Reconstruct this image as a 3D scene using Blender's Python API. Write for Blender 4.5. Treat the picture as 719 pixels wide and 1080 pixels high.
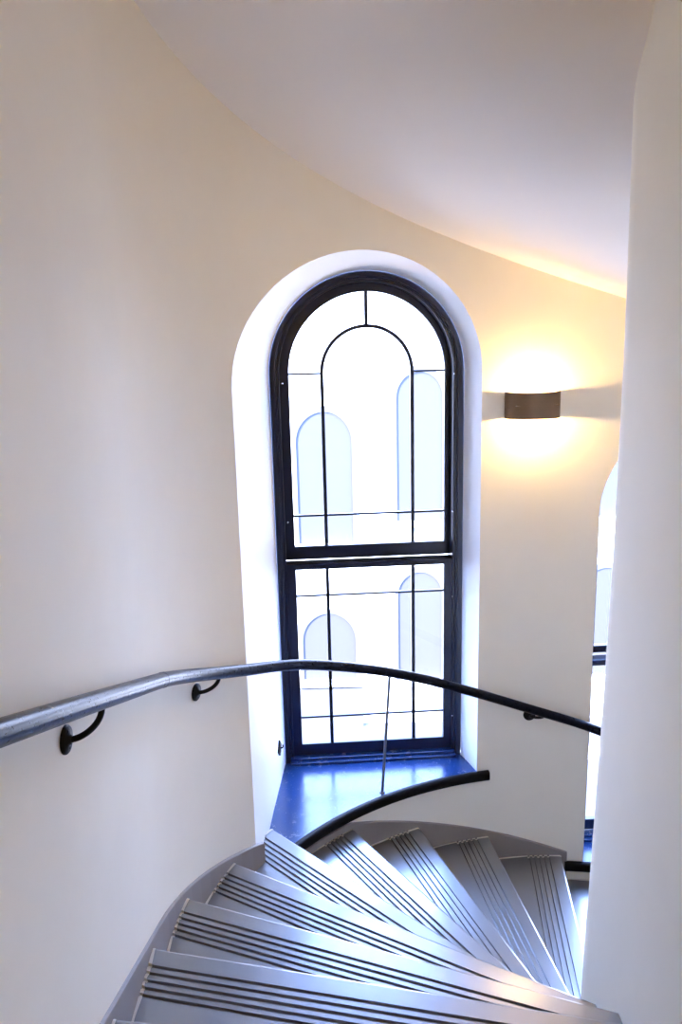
import bpy, bmesh, math, random
from mathutils import Vector, Matrix
from mathutils.geometry import delaunay_2d_cdt
random.seed(4)
sc = bpy.context.scene
for o in list(bpy.data.objects): bpy.data.objects.remove(o, do_unlink=True)
C = sc.collection
pi = math.pi
ZC = 4.75                                   # eye height over the bottom floor

# ------------------------------------------------------------------ camera
FPX, PITCH, ROLL = 855.66, 0.221685, -0.0245
cd = bpy.data.cameras.new('camera'); cam = bpy.data.objects.new('camera', cd); C.objects.link(cam)
fw = Vector((0, math.cos(PITCH), -math.sin(PITCH))); up0 = Vector((0, math.sin(PITCH), math.cos(PITCH))); rt0 = Vector((1, 0, 0))
c_, s_ = math.cos(ROLL), math.sin(ROLL)
rt = c_*rt0 + s_*up0; up = -s_*rt0 + c_*up0
M = Matrix((rt, up, -fw)).transposed().to_4x4(); M.translation = (0, 0, ZC)
cam.matrix_world = M
cd.sensor_fit = 'VERTICAL'; cd.sensor_height = 36; cd.lens = FPX*36/1080
cd.clip_start = .02; cd.clip_end = 200
sc.camera = cam

# ------------------------------------------------------------------ sky and exposure
w = bpy.data.worlds.new('sky'); sc.world = w; w.use_nodes = True
bgn = w.node_tree.nodes['Background']
bgn.inputs['Color'].default_value = (.29, .46, 1.0, 1); bgn.inputs['Strength'].default_value = 7.2
sd = bpy.data.lights.new('sun', 'SUN'); sd.energy = 8.5; sd.color = (1., .89, .64); sd.angle = .01
sun = bpy.data.objects.new('sun', sd); C.objects.link(sun); sun.location = (-8, -8, 20)
sun.rotation_euler = Vector((.62, .62, -.48)).to_track_quat('-Z', 'Y').to_euler()
sc.view_settings.view_transform = 'Standard'; sc.view_settings.look = 'None'
sc.view_settings.gamma = 1; sc.view_settings.use_curve_mapping = False
sc.view_settings.exposure = 2.0
sc.cycles.max_bounces = 14; sc.cycles.diffuse_bounces = 9; sc.cycles.transparent_max_bounces = 12
sc.cycles.glossy_bounces = 4
SCONCE_W = 5.2
FILL_SCONCE_W = 3.3  # power of the added sconce out of view

# ------------------------------------------------------------------ helpers
def mat(name, col, rough=.6, metal=0., spec=.5, build=None, coat=0.):
    m = bpy.data.materials.new(name); m.use_nodes = True
    b = m.node_tree.nodes['Principled BSDF']
    b.inputs['Base Color'].default_value = (*col, 1); b.inputs['Roughness'].default_value = rough
    b.inputs['Metallic'].default_value = metal; b.inputs['Specular IOR Level'].default_value = spec
    b.inputs['Coat Weight'].default_value = coat; b.inputs['Coat Roughness'].default_value = .20
    if build: build(m.node_tree, b)
    return m
def noise(nt, scale, detail=4, rough=.6, vec='Object', stretch=None):
    tc = nt.nodes.new('ShaderNodeTexCoord'); n = nt.nodes.new('ShaderNodeTexNoise')
    n.inputs['Scale'].default_value = scale; n.inputs['Detail'].default_value = detail; n.inputs['Roughness'].default_value = rough
    if stretch:
        mp = nt.nodes.new('ShaderNodeMapping'); mp.inputs['Scale'].default_value = stretch
        nt.links.new(tc.outputs[vec], mp.inputs['Vector']); nt.links.new(mp.outputs['Vector'], n.inputs['Vector'])
    else: nt.links.new(tc.outputs[vec], n.inputs['Vector'])
    return n
def ramp(nt, src, a, b, ca, cb):
    r = nt.nodes.new('ShaderNodeValToRGB'); e = r.color_ramp.elements
    e[0].position, e[1].position = a, b; e[0].color = (*ca, 1); e[1].color = (*cb, 1)
    nt.links.new(src, r.inputs['Fac']); return r
def bump(nt, bsdf, src, strength, dist):
    bp = nt.nodes.new('ShaderNodeBump'); bp.inputs['Strength'].default_value = strength; bp.inputs['Distance'].default_value = dist
    nt.links.new(src, bp.inputs['Height']); nt.links.new(bp.outputs['Normal'], bsdf.inputs['Normal'])

def plaster(nt, b):
    n = noise(nt, 3., 3); r = ramp(nt, n.outputs['Fac'], .3, .7, (.835, .775, .64), (.86, .80, .665))
    nt.links.new(r.outputs['Color'], b.inputs['Base Color'])
    n2 = noise(nt, 45., 4); bump(nt, b, n2.outputs['Fac'], .06, .004)
M_WALL = mat('cream_plaster', (.82, .80, .76), .75, spec=.3, build=plaster)
M_CEIL = mat('ceiling_plaster', (.89, .85, .80), .85, spec=.2)
M_REVEAL = mat('white_paint', (.80, .80, .80), .55, spec=.35)
M_SKIRT = mat('taupe_paint', (.235, .205, .185), .5, spec=.4)
def stone(nt, b):
    n = noise(nt, 5., 6, .65); r = ramp(nt, n.outputs['Fac'], .3, .75, (.034, .033, .036), (.060, .057, .058))
    nt.links.new(r.outputs['Color'], b.inputs['Base Color'])
    n2 = noise(nt, 10., 4, .6); r2 = ramp(nt, n2.outputs['Fac'], .3, .8, (.38,)*3, (.50,)*3)
    nt.links.new(r2.outputs['Color'], b.inputs['Roughness'])
    n3 = noise(nt, 7., 3, .5); bump(nt, b, n3.outputs['Fac'], .05, .01); b.inputs['IOR'].default_value = 1.9; b.inputs['Coat IOR'].default_value = 1.8
M_STEP = mat('polished_grooved_stone', (.1, .095, .09), .36, spec=1.0, build=stone, coat=1.)
def riserm(nt, b):
    n = noise(nt, 6., 4); r = ramp(nt, n.outputs['Fac'], .3, .7, (.10, .085, .07), (.16, .14, .12))
    nt.links.new(r.outputs['Color'], b.inputs['Base Color'])
M_RISER = mat('dark_riser_stone', (.12, .1, .09), .6, build=riserm)
M_CHIP = mat('worn_white_paint', (.62, .58, .50), .7)
def railm(nt, b):
    n = noise(nt, 60., 4, .7); r = ramp(nt, n.outputs['Fac'], .3, .75, (.26,)*3, (.32,)*3)
    nt.links.new(r.outputs['Color'], b.inputs['Roughness'])
M_RAIL = mat('black_gloss_rail', (.002, .003, .010), .3, spec=.14, build=railm)
M_IRON = mat('black_iron', (.003, .003, .004), .45, spec=.18)
M_FRAME = mat('black_gloss_joinery', (.005, .010, .032), .28, spec=.6)
def sillm(nt, b):
    n = noise(nt, 14., 6, .75, stretch=(1, 1, 1)); r = ramp(nt, n.outputs['Fac'], .35, .75, (.16,)*3, (.34,)*3)
    nt.links.new(r.outputs['Color'], b.inputs['Roughness'])
    n2 = noise(nt, 120., 2, .5); r2 = ramp(nt, n2.outputs['Fac'], .70, .76, (.010, .040, .150), (.25, .32, .42))
    nt.links.new(r2.outputs['Color'], b.inputs['Base Color'])
M_SILL = mat('dark_glazed_sill', (.010, .022, .060), .25, spec=.7, build=sillm)
M_NOSE = mat('black_rubber_nosing', (.004, .004, .005), .5, spec=.12)
M_ROD = mat('grey_steel', (.30, .32, .36), .35, metal=.8)
M_BRONZE = mat('brushed_bronze', (.20, .135, .085), .42, metal=.75)
M_STREET = mat('pale_asphalt', (.10, .10, .10), .9)
M_FACADE = mat('pale_render', (.86, .82, .75), .9)
M_PLINTH = mat('grey_plinth', (.10, .10, .105), .9)
M_OPANE = mat('pale_reflecting_pane', (.066, .062, .060), .5, spec=.15)
M_CHROME = mat('bright_metal', (.8, .8, .82), .2, metal=1.)
def glass_mat():
    m = bpy.data.materials.new('clear_window_glass'); m.use_nodes = True; nt = m.node_tree
    for n in list(nt.nodes): nt.nodes.remove(n)
    out = nt.nodes.new('ShaderNodeOutputMaterial'); tr = nt.nodes.new('ShaderNodeBsdfTransparent'); gl = nt.nodes.new('ShaderNodeBsdfGlossy')
    gl.inputs['Roughness'].default_value = .02; tr.inputs['Color'].default_value = (.97, .985, .99, 1)
    fr = nt.nodes.new('ShaderNodeFresnel'); fr.inputs['IOR'].default_value = 1.45
    mx = nt.nodes.new('ShaderNodeMixShader')
    nt.links.new(fr.outputs[0], mx.inputs[0]); nt.links.new(tr.outputs[0], mx.inputs[1]); nt.links.new(gl.outputs[0], mx.inputs[2])
    nt.links.new(mx.outputs[0], out.inputs['Surface']); return m
M_GLASS = glass_mat()
def emit(name, col, st):
    m = bpy.data.materials.new(name); m.use_nodes = True; b = m.node_tree.nodes['Principled BSDF']
    b.inputs['Base Color'].default_value = (*col, 1); b.inputs['Emission Color'].default_value = (*col, 1); b.inputs['Emission Strength'].default_value = st
    return m
M_BULB = emit('frosted_lit_bulb', (1., .80, .50), 18.)

def V(x, y, z): return Vector((x, y, z + ZC))       # eye-centred metres -> world
class MB:
    def __init__(s): s.v = []; s.f = []; s.sm = []
    def add(s, vs, fs, smooth=False):
        o = len(s.v); s.v += [Vector(a) for a in vs]; s.f += [tuple(i+o for i in f) for f in fs]; s.sm += [smooth]*len(fs); return s
    def grid(s, rows, smooth=True, closed=False, flip=False):
        n = len(rows[0]); vs = [p for r in rows for p in r]; fs = []
        for i in range(len(rows)-1):
            for j in range(n if closed else n-1):
                a, b = i*n+j, i*n+(j+1) % n; q = (a, b, b+n, a+n); fs.append(q[::-1] if flip else q)
        return s.add(vs, fs, smooth)
    def box(s, c, sx, sy, sz, ax=(1, 0, 0), ay=(0, 1, 0), az=(0, 0, 1)):
        c, ax, ay, az = Vector(c), Vector(ax), Vector(ay), Vector(az); vs = []
        for k in (-1, 1):
            for j in (-1, 1):
                for i in (-1, 1): vs.append(c + ax*(i*sx/2) + ay*(j*sy/2) + az*(k*sz/2))
        return s.add(vs, [(0, 2, 3, 1), (4, 5, 7, 6), (0, 1, 5, 4), (2, 6, 7, 3), (0, 4, 6, 2), (1, 3, 7, 5)])
    def tube(s, pts, r, n=14, caps=True):
        pts = [Vector(p) for p in pts]; rows = []; u = None
        for i, p in enumerate(pts):
            t = (pts[min(i+1, len(pts)-1)] - pts[max(i-1, 0)]).normalized()
            if u is None:
                u = t.cross(Vector((0, 0, 1)));
                if u.length < .1: u = t.cross(Vector((1, 0, 0)))
                u.normalize()
            else: u = (u - t*u.dot(t)).normalized()
            v = t.cross(u); rr = r[i] if isinstance(r, (list, tuple)) else r
            rows.append([p + (u*math.cos(2*pi*k/n) + v*math.sin(2*pi*k/n))*rr for k in range(n)])
        s.grid(rows, True, True)
        if caps:
            s.add(rows[0], [tuple(range(n))]); s.add(rows[-1], [tuple(range(n))[::-1]])
        return s
    def lathe(s, base, axis, prof, n=24):
        base, axis = Vector(base), Vector(axis).normalized(); u = axis.orthogonal().normalized(); v = axis.cross(u)
        rows = [[base + axis*h + (u*math.cos(2*pi*k/n) + v*math.sin(2*pi*k/n))*max(r, 1e-4) for k in range(n)] for r, h in prof]
        return s.grid(rows, True, True)
    def build(s, name, m, parent=None, root=None, sharp=None, recalc=True):
        L = Vector((0, 0, 0)) if root is None else root.location
        me = bpy.data.meshes.new(name); me.from_pydata([tuple(a - L) for a in s.v], [], s.f)
        for p, k in zip(me.polygons, s.sm): p.use_smooth = k
        if recalc:
            b = bmesh.new(); b.from_mesh(me); bmesh.ops.recalc_face_normals(b, faces=b.faces[:]); b.to_mesh(me); b.free()
        if sharp is not None:
            b = bmesh.new(); b.from_mesh(me)
            bmesh.ops.remove_doubles(b, verts=b.verts[:], dist=1e-5)
            for e in b.edges: e.smooth = not (len(e.link_faces) == 2 and e.calc_face_angle(0) > sharp)
            for f in b.faces: f.smooth = True
            b.to_mesh(me); b.free()
        me.materials.append(m); o = bpy.data.objects.new(name, me); C.objects.link(o)
        if parent is not None: o.parent = parent
        return o
def tag(o, label=None, cat=None, group=None, kind=None):
    for k, v in (('label', label), ('category', cat), ('group', group), ('kind', kind)):
        if v: o[k] = v
    return o
def empty(name, loc, *a, **k):
    e = bpy.data.objects.new(name, None); C.objects.link(e); e.location = loc; e.empty_display_size = .1; return tag(e, *a, **k)
def bevel(o, w=.003, n=2):
    md = o.modifiers.new('bevel', 'BEVEL'); md.width = w; md.segments = n; md.limit_method = 'ANGLE'; md.angle_limit = math.radians(40); return o

# ------------------------------------------------------------------ the stair well: a long U (half round end), spine wall in its middle
AX, AY, R, r0 = 1.22597, 2.67965, 1.95258, .2838
S0, DS, H, Z0 = -.32977, .246744, .17, -1.98957
Y_BACK = -2.2
def wallpt(s, rad, z):
    if s < 0: return V(AX - rad, AY + s*R, z)
    if s > pi: return V(AX + rad, AY - (s - pi)*R, z)
    return V(AX - rad*math.cos(s), AY + rad*math.sin(s), z)
def walln(s):
    return Vector((-1, 0, 0)) if s < 0 else (Vector((1, 0, 0)) if s > pi else Vector((-math.cos(s), math.sin(s), 0)))   # outwards
def hit(px, py, dx, dy, rad):                # first crossing of a ray with the U of radius rad
    ts = []
    a, b, c = dx*dx + dy*dy, 2*((px-AX)*dx + (py-AY)*dy), (px-AX)**2 + (py-AY)**2 - rad*rad
    D = b*b - 4*a*c
    if D >= 0:
        for sg in (-1, 1):
            t = (-b + sg*math.sqrt(D))/(2*a)
            if t > 1e-6 and py + t*dy >= AY: ts.append(t)
    if abs(dx) > 1e-9:
        for xx in (AX - rad, AX + rad):
            t = (xx - px)/dx
            if t > 1e-6 and py + t*dy < AY: ts.append(t)
    return min(ts) if ts else None
TH = {-7: 0, -4: 0, -3: .8, -2: 2.2, -1: 4.5, 0: 7.4, 1: 13.3, 2: 21.6, 3: 31, 4: 45.2, 5: 57.7, 6: 70.5, 7: 82.4, 8: 96.5}
for k in range(9, 23): TH[k] = None
def theta_tab(t):
    ks = sorted(k for k in TH if TH[k] is not None)
    if t <= ks[0]: return 0.
    if t > 8: return 180 - theta_tab(15.4 - t) + (0 if t > 8.6 else 0)
    for a, b in zip(ks, ks[1:]):
        if a <= t <= b: return TH[a] + (TH[b]-TH[a])*(t-a)/(b-a)
def ruling(t):                                # the line of a step edge: outer point, direction
    s = S0 + DS*t; p = wallpt(s, R, 0); th = math.radians(theta_tab(t))
    return s, Vector((p.x, p.y)), Vector((math.cos(th), -math.sin(th)))

# opening outlines on the round wall
def arch2d(cx, half, zs, zb, n=40):           # from the foot on the left, over the arch, to the foot on the right
    P = [(cx-half, zb + (zs-zb)*i/14) for i in range(14)]
    P += [(cx - half*math.cos(pi*i/n), zs + half*math.sin(pi*i/n)) for i in range(n+1)]
    P += [(cx+half, zs + (zb-zs)*i/14) for i in range(1, 15)]
    return P
def onwall(x, z): return Vector((x, AY + math.sqrt(max(R*R - (x-AX)**2, 0)), z + ZC))
def s_of(x): return math.acos((AX - x)/R)
PSI, YW = .0586443, 4.868632
cP, sP = math.cos(PSI), math.sin(PSI)
def fp(x, z, dy):                             # window plane: x along it, dy in front (-) of the upper sash
    d = YW + dy; return V(x*cP - d*sP, x*sP + d*cP, z)
WINS = [dict(ox=.168, oh=.640, ozs=-.25, zb=-2.745, fx=.4615, zs=-.2545, tr=-1.31, bot=-2.72, sill=-2.717, sa=.53, sb=1.393, ub=.085, lt=.112),
        dict(ox=2.150, oh=.643, ozs=-1.10, zb=-3.425, fx=2.385, zs=-1.09, tr=-2.06, bot=-3.40, sill=-3.395, sa=1.655, sb=2.56, ub=.048, lt=.100)]
KF = (YW-.12)/YW
S_A, S_B = (Y_BACK-AY)/R, pi + (AY-Y_BACK)/R
ZT, ZB = 2.75, -ZC

def build_wall():
    holes = [[(s_of(x), z) for x, z in arch2d(W['ox'], W['oh'], W['ozs'], W['zb'])] for W in WINS]
    pts, edges = [], []
    for hl in holes:
        o = len(pts); n = len(hl)
        bot = [(hl[-1][0] + (hl[0][0]-hl[-1][0])*i/12, hl[0][1]) for i in range(1, 12)]
        full = hl + bot
        pts += [Vector((s*R, z)) for s, z in full]; edges += [(o+i, o+(i+1) % len(full)) for i in range(len(full))]
    nb = len(pts); ss = [0.] ; 
    s_list = [S_A + (0-S_A)*i/10 for i in range(10)] + [pi*i/90 for i in range(91)] + [pi + (S_B-pi)*i/10 for i in range(1, 11)]
    z_list = [ZB + (ZT-ZB)*i/26 for i in range(27)]
    bnd = [p.copy() for p in pts]
    for s in s_list:
        for z in z_list:
            q = Vector((s*R, z))
            if min((q-b).length for b in bnd) > .05: pts.append(q)
    vs, es, fs, *_ = delaunay_2d_cdt(pts, edges, [], 0, 1e-6)
    def inside(c):
        for W in WINS:
            x = AX - R*math.cos(c.x/R) if 0 < c.x/R < pi else -99
            dx = abs(x - W['ox'])
            if dx < W['oh'] and c.y > W['zb']:
                if c.y < W['ozs'] or dx*dx + (c.y-W['ozs'])**2 < W['oh']**2: return True
        return False
    fs = [f for f in fs if not inside((vs[f[0]]+vs[f[1]]+vs[f[2]])/3)]
    me = bpy.data.meshes.new('wall_outer')
    me.from_pydata([tuple(wallpt(v.x/R, R, v.y)) for v in vs], [], [f for f in fs])
    for p in me.polygons: p.use_smooth = True
    me.normals_split_custom_set_from_vertices([tuple(-walln(v.x/R)) for v in vs])
    me.materials.append(M_WALL); o = bpy.data.objects.new('wall_outer', me); C.objects.link(o)
    tag(o, 'cream plastered curved outer wall wrapped round the stair', 'wall', kind='structure')
    for W in WINS:                            # splayed reveals
        A = arch2d(W['ox'], W['oh'], W['ozs'], W['zb']); B = arch2d(W['fx']*KF, .583*KF, W['zs']*KF, W['zb'])
        rows = []
        for k in range(9):
            u = k/8; rows.append([onwall(*a).lerp(fp(b[0], b[1], -.12), u) for a, b in zip(A, B)])
        tag(MB().grid(rows).build('window_reveal', M_REVEAL, o), 'white painted splayed reveal', kind='structure')
    return o
wall = build_wall()

# spine wall with a rounded nose, a little wider at its foot
def rprof(z):
    T = [(-5, .316), (-2.6, .316), (-2.0, .302), (-1.4, .289), (-.8, .280), (-.1, .278), (.5, .286), (1., .294), (3, .294)]
    for (a, x), (b, y) in zip(T, T[1:]):
        if a <= z <= b: return x + (y-x)*(z-a)/(b-a)
    return .29
rows = []
for k in range(40):
    z = ZB + (ZT-ZB)*k/39; q = rprof(z)
    ring = [V(AX-q, Y_BACK + (AY-Y_BACK)*i/8, z) for i in range(8)] + [V(AX - q*math.cos(pi*i/40), AY + q*math.sin(pi*i/40), z) for i in range(41)]
    ring += [V(AX+q, AY + (Y_BACK-AY)*i/8, z) for i in range(1, 9)]
    rows.append(ring)
tag(MB().grid(rows).build('wall_inner', M_WALL, recalc=False), 'smooth pale rounded newel wall the stair turns about', 'wall', kind='structure')
b = MB(); b.add([V(AX-R, Y_BACK, ZB), V(AX+R, Y_BACK, ZB), V(AX+R, Y_BACK, ZT), V(AX-R, Y_BACK, ZT)], [(0, 1, 2, 3)])
tag(b.build('wall_back', M_WALL), 'plain plastered wall closing the stair well', 'wall', kind='structure')
outline = [wallpt(S_A + (S_B-S_A)*i/160, R, 0) for i in range(161)]
b = MB(); b.add([Vector((p.x, p.y, 0)) for p in outline], [tuple(range(161))])
tag(b.build('floor', M_STEP), 'dark stone floor at the foot of the stair', 'floor', kind='structure')
# sloping soffit of the flight above
def zceil(t): return 1.49692 - .16167*t if t > -6 else 1.49692 + .16167*6
rows = []
ts = [-9.2 + .2*i for i in range(int(25.4/.2)+1)]
for t in ts:
    s, P, d = ruling(t); m = P + d*.9
    ti = hit(m.x, m.y, d.x, d.y, .265); to = hit(m.x, m.y, -d.x, -d.y, R+.015)
    a = m - d*(to if to else .95); e = m + d*(ti if ti else 1.0)
    rows.append([V(*(a + (e-a)*i/10), zceil(t)) for i in range(11)])
tag(MB().grid(rows).build('ceiling', M_CEIL), 'smooth pale twisting soffit of the flight above', 'ceiling', kind='structure')
b = MB(); b.add([Vector((p.x, p.y, ZT+ZC)) for p in outline], [tuple(range(161))])
tag(b.build('ceiling_cap', M_CEIL), 'flat plaster ceiling over the well', 'ceiling', kind='structure')

# taupe painted skirting following the flight
b = MB()
def skirt(sa, sb, n, cap=None):
    rows = []
    for i in range(n+1):
        s = sa + (sb-sa)*i/n; zt = -1.9674 - .68895*(s-S0) + .01
        if cap: zt = min(zt, cap)
        zl = zt - .5
        rows.append([wallpt(s, R, zt+.004), wallpt(s, R-.010, zt), wallpt(s, R-.012, zt-.004), wallpt(s, R-.012, zl), wallpt(s, R+.01, zl)])
    b.grid(rows, False)
    for q in (rows[0], rows[-1]): b.add(q, [tuple(range(5))])
skirt(S_A, .545, 60); skirt(.545, 1.662, 60, -2.80); skirt(2.56, S_B, 60)
tag(b.build('baseboard_outer', M_SKIRT), 'taupe painted skirting band rising with the steps along the wall', 'baseboard', kind='structure')

# ------------------------------------------------------------------ staircase: each tread a part, its riser a sub-part
stair = empty('staircase', V(AX-1.1, AY, Z0-2.6), 'winding staircase of dark polished treads with grooved nosings descending around the newel wall', 'staircase')
GR = [.085, .117, .149, .180, .210]
prof = [(.035, -.05), (.006, -.05), (.001, -.046), (0, -.012), (.003, -.004), (.012, 0)]
for g in GR: prof += [(g-.0075, 0), (g-.006, -.010), (g+.006, -.010), (g+.0075, 0)]
prof += [(.30, 0), (.45, 0), (.66, 0)]
def make_tread(i):
    s, P, d = ruling(i); z = Z0 - i*H; n = Vector((-d.y, d.x))         # towards lower steps
    if n.dot(Vector((wallpt(s+.1, R, 0)-wallpt(s, R, 0)).to_2d())) < 0: n = -n
    lines = []
    for dd, dz in prof:
        m = P + d*.85 - n*dd
        def outer(rad):
            t = hit(m.x, m.y, -d.x, -d.y, rad); return m - d*(t if t else .9)
        a = outer(R-.014)
        if i == 4:
            q = outer(2.09); sq = math.atan2(q.y-AY, AX-q.x)
            if sq > .548: a = q
        ti = hit(m.x, m.y, d.x, d.y, .27); e = m + d*(min(ti, 2.2) if ti else 1.6)
        lines.append([a + (e-a)*(k/24) for k in range(25)] + [dz])
    bm = bmesh.new(); rows = []
    for L in lines: rows.append([bm.verts.new(V(q.x, q.y, z + L[-1]) - stair.location) for q in L[:-1]])
    for A, B in zip(rows, rows[1:]):
        for k in range(24): bm.faces.new((A[k], A[k+1], B[k+1], B[k]))
    under = [bm.verts.new(V(q.x, q.y, z-.05) - stair.location) for q in lines[-1][:-1]]
    for k in range(24): bm.faces.new((rows[-1][k], rows[-1][k+1], under[k+1], under[k])); bm.faces.new((under[k], under[k+1], rows[0][k+1], rows[0][k]))
    for k in (0, 24): bm.faces.new([rw[k] for rw in rows] + [under[k]])
    s1, P1, d1 = ruling(i-1); n1 = Vector((-d1.y, d1.x))
    if n1.dot(n) < 0: n1 = -n1
    co = P1 - n1*.055
    bmesh.ops.bisect_plane(bm, geom=bm.verts[:]+bm.edges[:]+bm.faces[:], plane_co=V(co.x, co.y, 0) - stair.location, plane_no=(-n1.x, -n1.y, 0), clear_outer=True)
    bmesh.ops.recalc_face_normals(bm, faces=bm.faces[:])
    me = bpy.data.meshes.new('tread'); bm.to_mesh(me); bm.free(); me.materials.append(M_STEP)
    o = bpy.data.objects.new('tread', me); C.objects.link(o); o.parent = stair
    # riser below the nosing
    m = P + d*.85 - n*.028; t1 = hit(m.x, m.y, -d.x, -d.y, R-.014); t2 = hit(m.x, m.y, d.x, d.y, .27)
    a, e = m - d*t1, m + d*(min(t2, 2.2) if t2 else 1.6)
    mid = (a+e)/2; rb = MB(); rb.box(V(mid.x, mid.y, z-.05-.066), (e-a).length, .022, .13, (d.x, d.y, 0), (-n.x, -n.y, 0))
    rb.build('riser', M_RISER, o, stair)
    # worn line of old paint on the tread's end
    pb = MB(); rr = []
    for L in lines[3:]:
        q, q2 = L[0], L[1]; u = (q2-q).normalized()
        rr.append([V(*(q - u*.003), z+L[-1]-.012), V(*(q - u*.003), z+L[-1]+.0035), V(*(q + u*(.006+.006*random.random())), z+L[-1]+.0035)])
    keep = [k for k in rr if (Vector((k[0].x, k[0].y))-P1).dot(n1) > .0]
    if len(keep) > 2: pb.grid(keep, False); tag(pb.build('paint_line', M_CHIP, o, stair), 'worn pale paint line on the tread end')
    return o
for i in range(-5, 13): make_tread(i)
# upper landing behind the viewer
b = MB(); s, P, d = ruling(-6)
yl = P.y; b.box(V((AX-R+AX-.27)/2, (yl+Y_BACK)/2, Z0+6*H-.06), R-.29, yl-Y_BACK-.02, .12); tag(b.build('floor_landing', M_STEP), 'dark stone landing at the head of the flight', 'floor', kind='structure')

# ------------------------------------------------------------------ windows
def ring(mb, fx, ho, hi, zs, zb, d0, d1, k=1., arch=True):
    """an arched band between half widths ho and hi; d0 front, d1 back"""
    if arch: A, B = arch2d(fx, ho, zs, zb), arch2d(fx, hi, zs, zb)
    f = lambda P, d: [fp(x*k, z*k, d) for x, z in P]
    rows = [f(A, d1), f(A, d0), f(B, d0), f(B, d1)]
    mb.grid(rows, False)
    for j in (0, -1): mb.add([rw[j] for rw in rows], [(0, 1, 2, 3)])
def bar(mb, x0, x1, z0, z1, d0, d1, k=1.):
    vs = [fp(x*k, z*k, d) for d in (d0, d1) for z in (z0, z1) for x in (x0, x1)]
    mb.add(vs, [(0, 1, 3, 2), (4, 6, 7, 5), (0, 4, 5, 1), (2, 3, 7, 6), (0, 2, 6, 4), (1, 5, 7, 3)])
def make_window(name, W, label, full):
    fx, zs, tr, bot, ub, lt = W['fx'], W['zs'], W['tr'], W['bot'], W['ub'], W['lt']; KL = (YW-.09)/YW
    root = empty(name, fp(fx*KF, bot, -.1), label, 'window', kind='structure')
    m = MB(); ring(m, fx, .583, .548, zs, bot-.09, -.12, .06, KF)
    ring(m, fx, .68, .575, zs, bot-.03, -.10, .02, KF)  # hidden flange added to block light leaking round the frame
    m2 = MB(); ring(m2, fx, .549, .541, zs, bot-.07, -.112, .05, KF); ring(m2, fx, .541, .524, zs, bot-.07, -.100, .05, KF)
    fr = bevel(m.build('window_frame', M_FRAME, root, root, sharp=.6), .004); bevel(m2.build('inner_bead', M_FRAME, fr, root, sharp=.6), .002)
    # upper sash, farther out
    m = MB(); ring(m, fx, .545, .466, zs, tr-ub+.005, 0, .045); bar(m, fx-.53, fx+.53, tr-ub, tr, 0, .045)
    us = bevel(m.build('upper_sash', M_FRAME, root, root, sharp=.6), .004)
    g = MB(); g.add([fp(x, z, .02) for x, z in arch2d(fx, .49, zs, tr-.03)], [tuple(range(len(arch2d(0, 1, 0, -1))))]); g.build('glass_pane', M_GLASS, us, root)
    m = MB(); hw = .0108; a0, a1 = .006, .026
    n0 = 40; arc = lambda q: [(fx - q*math.cos(pi*i/n0), zs + q*math.sin(pi*i/n0)) for i in range(n0+1)]
    A, B = arc(.270+hw), arc(.270-hw)
    rows = [[fp(x, z, d) for x, z in P] for P, d in ((A, a1), (A, a0), (B, a0), (B, a1))]; m.grid(rows+[rows[0]], False)
    for sg in (-1, 1):
        bar(m, fx+sg*.270-hw, fx+sg*.270+hw, tr, zs, a0, a1)
        if full: bar(m, fx+sg*.466, fx+sg*.270, zs-.0065, zs+.0065, a0+.002, a1)
    if full: bar(m, fx-.466, fx+.466, tr+.1865, tr+.1995, a0+.002, a1)
    bar(m, fx-hw, fx+hw, zs+.270, zs+.467, a0, a1)
    m.build('leadwork', M_FRAME, us, root)
    # lower sash, nearer the room
    m = MB(); t2 = tr-lt
    bar(m, fx-.535, fx-.466, bot, t2, -.09, -.045, KL); bar(m, fx+.466, fx+.535, bot, t2, -.09, -.045, KL)
    bar(m, fx-.535, fx+.535, t2-.04, t2, -.09, -.005, KL); bar(m, fx-.535, fx+.535, bot-.01, bot+.068, -.09, -.045, KL)
    ls = bevel(m.build('lower_sash', M_FRAME, root, root), .004)
    g = MB(); g.add([fp(x*KL, z*KL, -.07) for x, z in ((fx-.49, bot+.03), (fx+.49, bot+.03), (fx+.49, t2-.02), (fx-.49, t2-.02))], [(0, 1, 2, 3)]); g.build('glass_pane', M_GLASS, ls, root)
    m = MB(); lb0, lb1 = -.084, -.064
    for sg in (-1, 1): bar(m, fx+sg*.270-hw, fx+sg*.270+hw, bot+.06, t2-.03, lb0, lb1, KL)
    if full:
        for zz in (tr-.326, bot+.254): bar(m, fx-.47, fx+.47, zz-.0065, zz+.0065, lb0+.002, lb1, KL)
    m.build('leadwork', M_FRAME, ls, root)
    if full:
        for x, z in ((-.505, -.30), (.505, -.27), (-.505, -1.13), (.50, -1.10), (.50, -1.64), (.505, -2.45)):
            q = MB(); q.lathe(fp(fx+x, z, -.095), fp(0, 0, -1)-fp(0, 0, 0), [(.0, .016), (.005, .014), (.006, .006), (.006, 0)], 12); q.build('sash_pin', M_CHROME, fr, root)
    # sill board with a bullnose front that follows the round wall
    m = MB(); zt = W['sill']; n = 40
    rf = R-.012
    front = [wallpt(W['sa'] + (W['sb']-W['sa'])*i/n, rf, zt) for i in range(n+1)]
    sl, sr = s_of(W['ox']-W['oh']), s_of(W['ox']+W['oh'])
    fl = [wallpt(sl + (sr-sl)*i/n, rf, zt) for i in range(n+1)]
    bl, br = fp((fx-.583)*KF-.01, zt, -.12), fp((fx+.583)*KF+.01, zt, -.12)
    back = [bl.lerp(br, i/n) for i in range(n+1)]
    rows = [[p - Vector((0, 0, .05)) for p in fl], fl, [a.lerp(b_, .5) for a, b_ in zip(fl, back)], back, [b_ + (b_-a).normalized()*.09 for a, b_ in zip(fl, back)], [b_ + (b_-a).normalized()*.09 - Vector((0, 0, .05)) for a, b_ in zip(fl, back)]]
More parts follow.
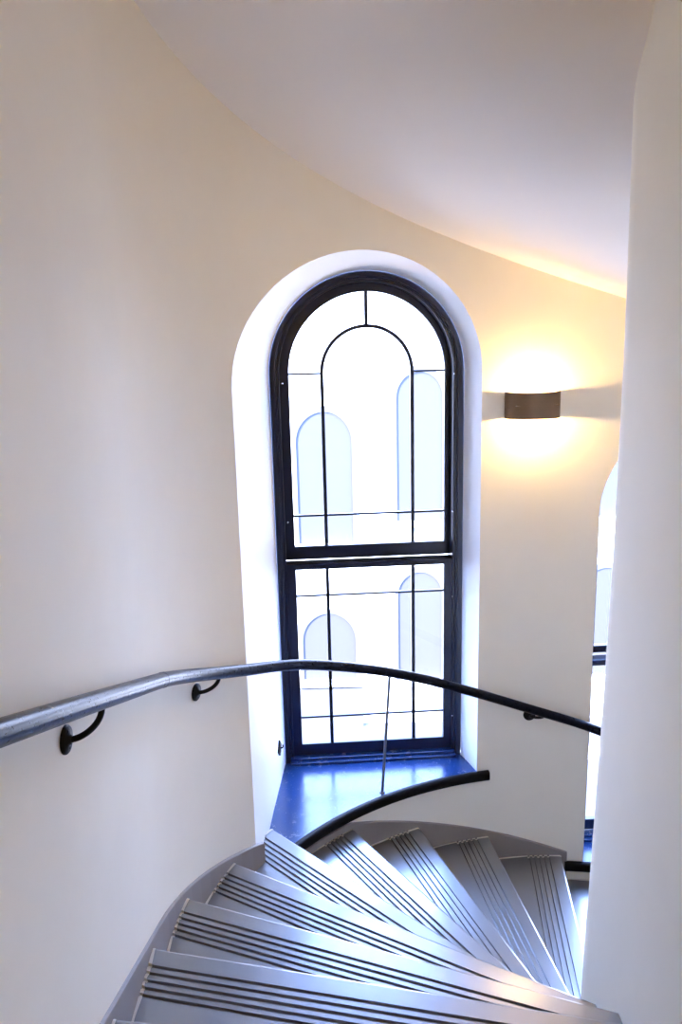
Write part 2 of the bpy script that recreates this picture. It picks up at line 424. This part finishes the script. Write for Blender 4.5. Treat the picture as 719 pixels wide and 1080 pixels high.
    m.grid(rows, False); m.grid([rows[-1], rows[0]], False)
    sill = m.build('window_sill', M_SILL, root, root)
    q = MB(); prf = [(R+.0, -.055), (R-.030, -.055), (R-.036, -.048), (R-.038, -.03), (R-.036, -.004), (R-.028, .004), (R-.008, .004), (R+.0, .001)]
    rr = [[wallpt(W['sa'] + (W['sb']-W['sa'])*i/n, a, zt+h) for a, h in prf] for i in range(n+1)]
    q.grid(rr, True, True)
    for e in (rr[0], rr[-1]): q.add(e, [tuple(range(8))])
    tag(q.build('sill_nosing', M_NOSE, sill, root), 'black rounded front edge of the sill')
    for hh, fr_, bk in ((.034, -.128, -.03), (.017, -.155, -.03)):         # two shallow steps up to the sash
        q = MB(); bar(q, fx-.545, fx+.545, (zt-.01)/KF, (zt+hh)/KF, fr_, bk, KF); bevel(q.build('sill_step', M_SILL, sill, root), .003)
    return root
make_window('window_1', WINS[0], 'tall round-headed black sash window with leaded panes in a white reveal', True)
make_window('window_2', WINS[1], 'round-headed window mostly hidden behind the newel wall, farther down the stair', False)

# ------------------------------------------------------------------ handrail
RZ = [(-2.3, .44), (-1.6, -.05), (-1.1, -.40), (-.662, -.718), (-.437, -.880), (-.2, -1.052), (-.015, -1.187), (.16, -1.318), (.322, -1.437), (.476, -1.540), (.618, -1.622), (.733, -1.695), (.986, -1.873), (1.158, -2.005), (1.325, -2.140), (1.518, -2.285), (1.725, -2.417), (2.2, -2.75), (2.7, -3.10)]
def railz(s):
    for i in range(len(RZ)-1):
        a, b_ = RZ[i], RZ[i+1]
        if a[0] <= s <= b_[0]:
            p0, p3 = RZ[max(i-1, 0)], RZ[min(i+2, len(RZ)-1)]; u = (s-a[0])/(b_[0]-a[0]); h = b_[0]-a[0]
            m0 = (b_[1]-p0[1])/(b_[0]-p0[0])*h; m1 = (p3[1]-a[1])/(p3[0]-a[0])*h
            return (2*u**3-3*u*u+1)*a[1] + (u**3-2*u*u+u)*m0 + (-2*u**3+3*u*u)*b_[1] + (u**3-u*u)*m1
RO = R - .082
hr = empty('handrail', wallpt(.3, RO, railz(.3)), 'black round handrail curving along the outer wall and past the window', 'handrail')
sl = [-2.3 + 5.0*i/150 for i in range(151)]
MB().tube([wallpt(s, RO, railz(s)) for s in sl], .0274, 20).build('rail', M_RAIL, hr, hr)
MB().tube([wallpt(s, RO, railz(s)) for s in (-.012, -.006, .0, .006)], .0283, 20).build('rail_joint', M_RAIL, hr, hr)
for s, z in ((-1.35, None), (-.392, -1.015), (.29, -1.508), (1.525, -2.360), (2.35, None)):
    zr = railz(s + .03); z = z if z is not None else zr - .10; n = -walln(s); base = wallpt(s, R-.001, z)
    m = MB(); m.lathe(base, n, [(.038, 0), (.038, .006), (.034, .010), (.014, .013), (.012, .018), (0, .019)], 24)
    p = m.build('bracket', M_IRON, hr, hr)
    for sg in (-1, 1):
        q = MB(); q.lathe(base + n*.009 + Vector((0, 0, sg*.022)), n, [(.005, 0), (.0045, .003), (0, .004)], 10); q.build('screw', M_IRON, p, hr)
    top = wallpt(s + .035, RO, railz(s+.035) - .02); a = base + n*.010
    b1 = base + n*.050; b2 = Vector((top.x, top.y, base.z + .012))
    pts = []
    for k in range(15):
        u = k/14; pts.append(((1-u)**3)*a + 3*u*(1-u)**2*b1 + 3*u*u*(1-u)*b2 + u**3*top)
    MB().tube(pts, .0085, 12).build('bracket_arm', M_IRON, p, hr)
rb, rtp = V(.206, 4.375, -2.717), wallpt(1.024, RO, railz(1.024))
m = MB(); m.tube([rb, rb.lerp(rtp, .5), rtp], .0085, 12); m.lathe(rb, (0, 0, 1), [(.016, 0), (.016, .004), (.009, .008)], 16)
tag(m.build('support_rod', M_ROD, hr, hr), 'thin grey steel rod holding the rail up from the sill')

# ------------------------------------------------------------------ wall light
def make_sconce(s0, zmid, label, watts, half=.158):
    n = -walln(s0); tg = Vector((n.y, -n.x, 0)); base = wallpt(s0, R, zmid)
    if tg.x + tg.y < 0: tg = -tg
    root = empty('wall_sconce', base, label, 'wall light')
    hh = .074; sag = .125; N = 28
    arc = lambda a, b_: [(a*math.sin(-pi/2 + pi*i/N), .004 + b_*math.cos(-pi/2 + pi*i/N)**.85 if 0 < i < N else .004) for i in range(N+1)]
    A, B = arc(half, sag), arc(half-.004, sag-.004)
    P = lambda L, z: [base + tg*x + n*y + Vector((0, 0, z)) for x, y in L]
    m = MB(); rows = [P(A, -hh), P(A, hh), P(B, hh), P(B, -hh)]; m.grid(rows+[rows[0]], True)
    m.build('lamp_shade', M_BRONZE, root, root, sharp=.7)
    m = MB(); m.box(base + n*.002, half*1.6, .006, hh*1.5, tg, n); bevel(m.build('back_plate', M_BRONZE, root, root), .001)
    m = MB(); m.box(base + n*.055, half*1.5, .105, .006, tg, n); m.build('added_baffle', M_BRONZE, root, root)  # plate added inside the shade to stop light crossing between its halves
    for zz in (-.034, .034):
        m = MB(); m.lathe(base + n*.046 - tg*.05 + Vector((0, 0, zz)), tg, [(0, 0), (.010, .003), (.013, .014), (.013, .086), (.010, .097), (0, .10)], 16)
        m.build('bulb', M_BULB, root, root)
    for zz in (-.060, .060):
        ld = bpy.data.lights.new('sconce_light', 'POINT'); ld.energy = watts; ld.color = (1., .67, .29); ld.shadow_soft_size = .018
        lo = bpy.data.objects.new('sconce_light', ld); C.objects.link(lo); lo.parent = root; lo.location = n*.075 + Vector((0, 0, zz))
    return root
make_sconce(1.505, -.442, 'curved bronze wall light glowing up and down beside the arched window', SCONCE_W)

make_sconce(-1.95, .55, 'added unseen curved bronze wall light warming the flat wall at the head of the flight', FILL_SCONCE_W)  # extra sconce added behind the viewer to warm the upper wall

# small black plate on the left reveal
cl = Vector((-.425, 4.50, -2.475+ZC)); tn = Vector((.0487, -.9988, 0)).normalized(); nn = Vector((.9988, .0487, 0))
tn = (fp((WINS[0]['fx']-.583)*KF, 0, -.12) - onwall(WINS[0]['ox']-WINS[0]['oh'], 0)); tn.z = 0; tn.normalize(); nn = Vector((tn.y, -tn.x, 0))
a0 = onwall(WINS[0]['ox']-WINS[0]['oh'], 0); u = (4.50-a0.y)/tn.y; cl = Vector((a0.x + tn.x*u, 4.50, -2.475+ZC))
root = empty('wall_hook', cl, 'small black diamond-shaped metal hook plate low on the left window reveal', 'hook')
m = MB(); dm = [(.055, 0), (0, .052), (-.055, 0), (0, -.052)]
m.grid([[cl + tn*x + Vector((0, 0, z)) + nn*0 for x, z in dm], [cl + tn*x*.95 + Vector((0, 0, z*.95)) + nn*.010 for x, z in dm]], False, True)
m.add([cl + tn*x*.95 + Vector((0, 0, z*.95)) + nn*.010 for x, z in dm], [(0, 1, 2, 3)])
m.build('plate', M_IRON, root, root)
m = MB(); m.tube([cl + nn*.006, cl + nn*.02, cl + nn*.026 + Vector((0, 0, .008)), cl + nn*.026 + Vector((0, 0, .02))], .004, 8); m.build('peg', M_IRON, root, root)

# ------------------------------------------------------------------ outside: street and the house opposite
YF = 13.0; ZS = -6.72
b = MB(); b.add([V(-40, 5.3, ZS), V(40, 5.3, ZS), V(40, YF+6, ZS), V(-40, YF+6, ZS)], [(0, 1, 2, 3)])
tag(b.build('street_ground', M_STREET), 'pale street seen through the window', 'street', kind='structure')
bl = empty('building', V(0, YF, ZS), 'pale plastered house with round-headed windows across the street', 'building')
b = MB(); b.box(V(0, YF+2.0, ZS+4.1), 30, 4, 8.2); b.build('facade', M_FACADE, bl, bl)
b = MB(); b.box(V(-14.7, YF-.06, ZS+.35), 30, .12, .70); b.build('plinth', M_PLINTH, bl, bl)
for i in range(-2, 4):
    x0 = i*1.56
    for zt, zb in ((-1.187, -3.45), (-4.616, -5.87)) if i % 2 == 0 else ((-.583, -3.10), (-3.90, -5.9)):
        cx = -.25 + x0 - (0 if i % 2 == 0 else .02); hw = .51 if i % 2 == 0 else .42
        P = arch2d(cx, hw, zt-hw, zb, 20)
        m = MB(); m.grid([[V(x, YF+.01, z) for x, z in P], [V(x, YF-.05, z) for x, z in P], [V(cx+(x-cx)*.88, YF-.05, zb+(z-zb)*.96) for x, z in P], [V(cx+(x-cx)*.88, YF-.01, zb+(z-zb)*.96) for x, z in P]], False)
        f = m.build('window_surround', M_PLINTH, bl, bl)
        m = MB(); Q = [V(cx+(x-cx)*.9, YF-.015, zb+(z-zb)*.965) for x, z in P]; m.add(Q, [tuple(range(len(Q)))]); m.build('pane', M_OPANE, f, bl)
        m = MB(); m.box(V(cx, YF-.08, zb-.04), hw*2.3, .16, .08); m.build('sill', M_FACADE, f, bl)
b = MB(); b.box(V(0, YF-1.3, ZS+.06), 60, .22, .12); bevel(tag(b.build('kerb', M_FACADE), 'pale stone kerb along the street opposite', 'kerb', kind='structure'), .02)
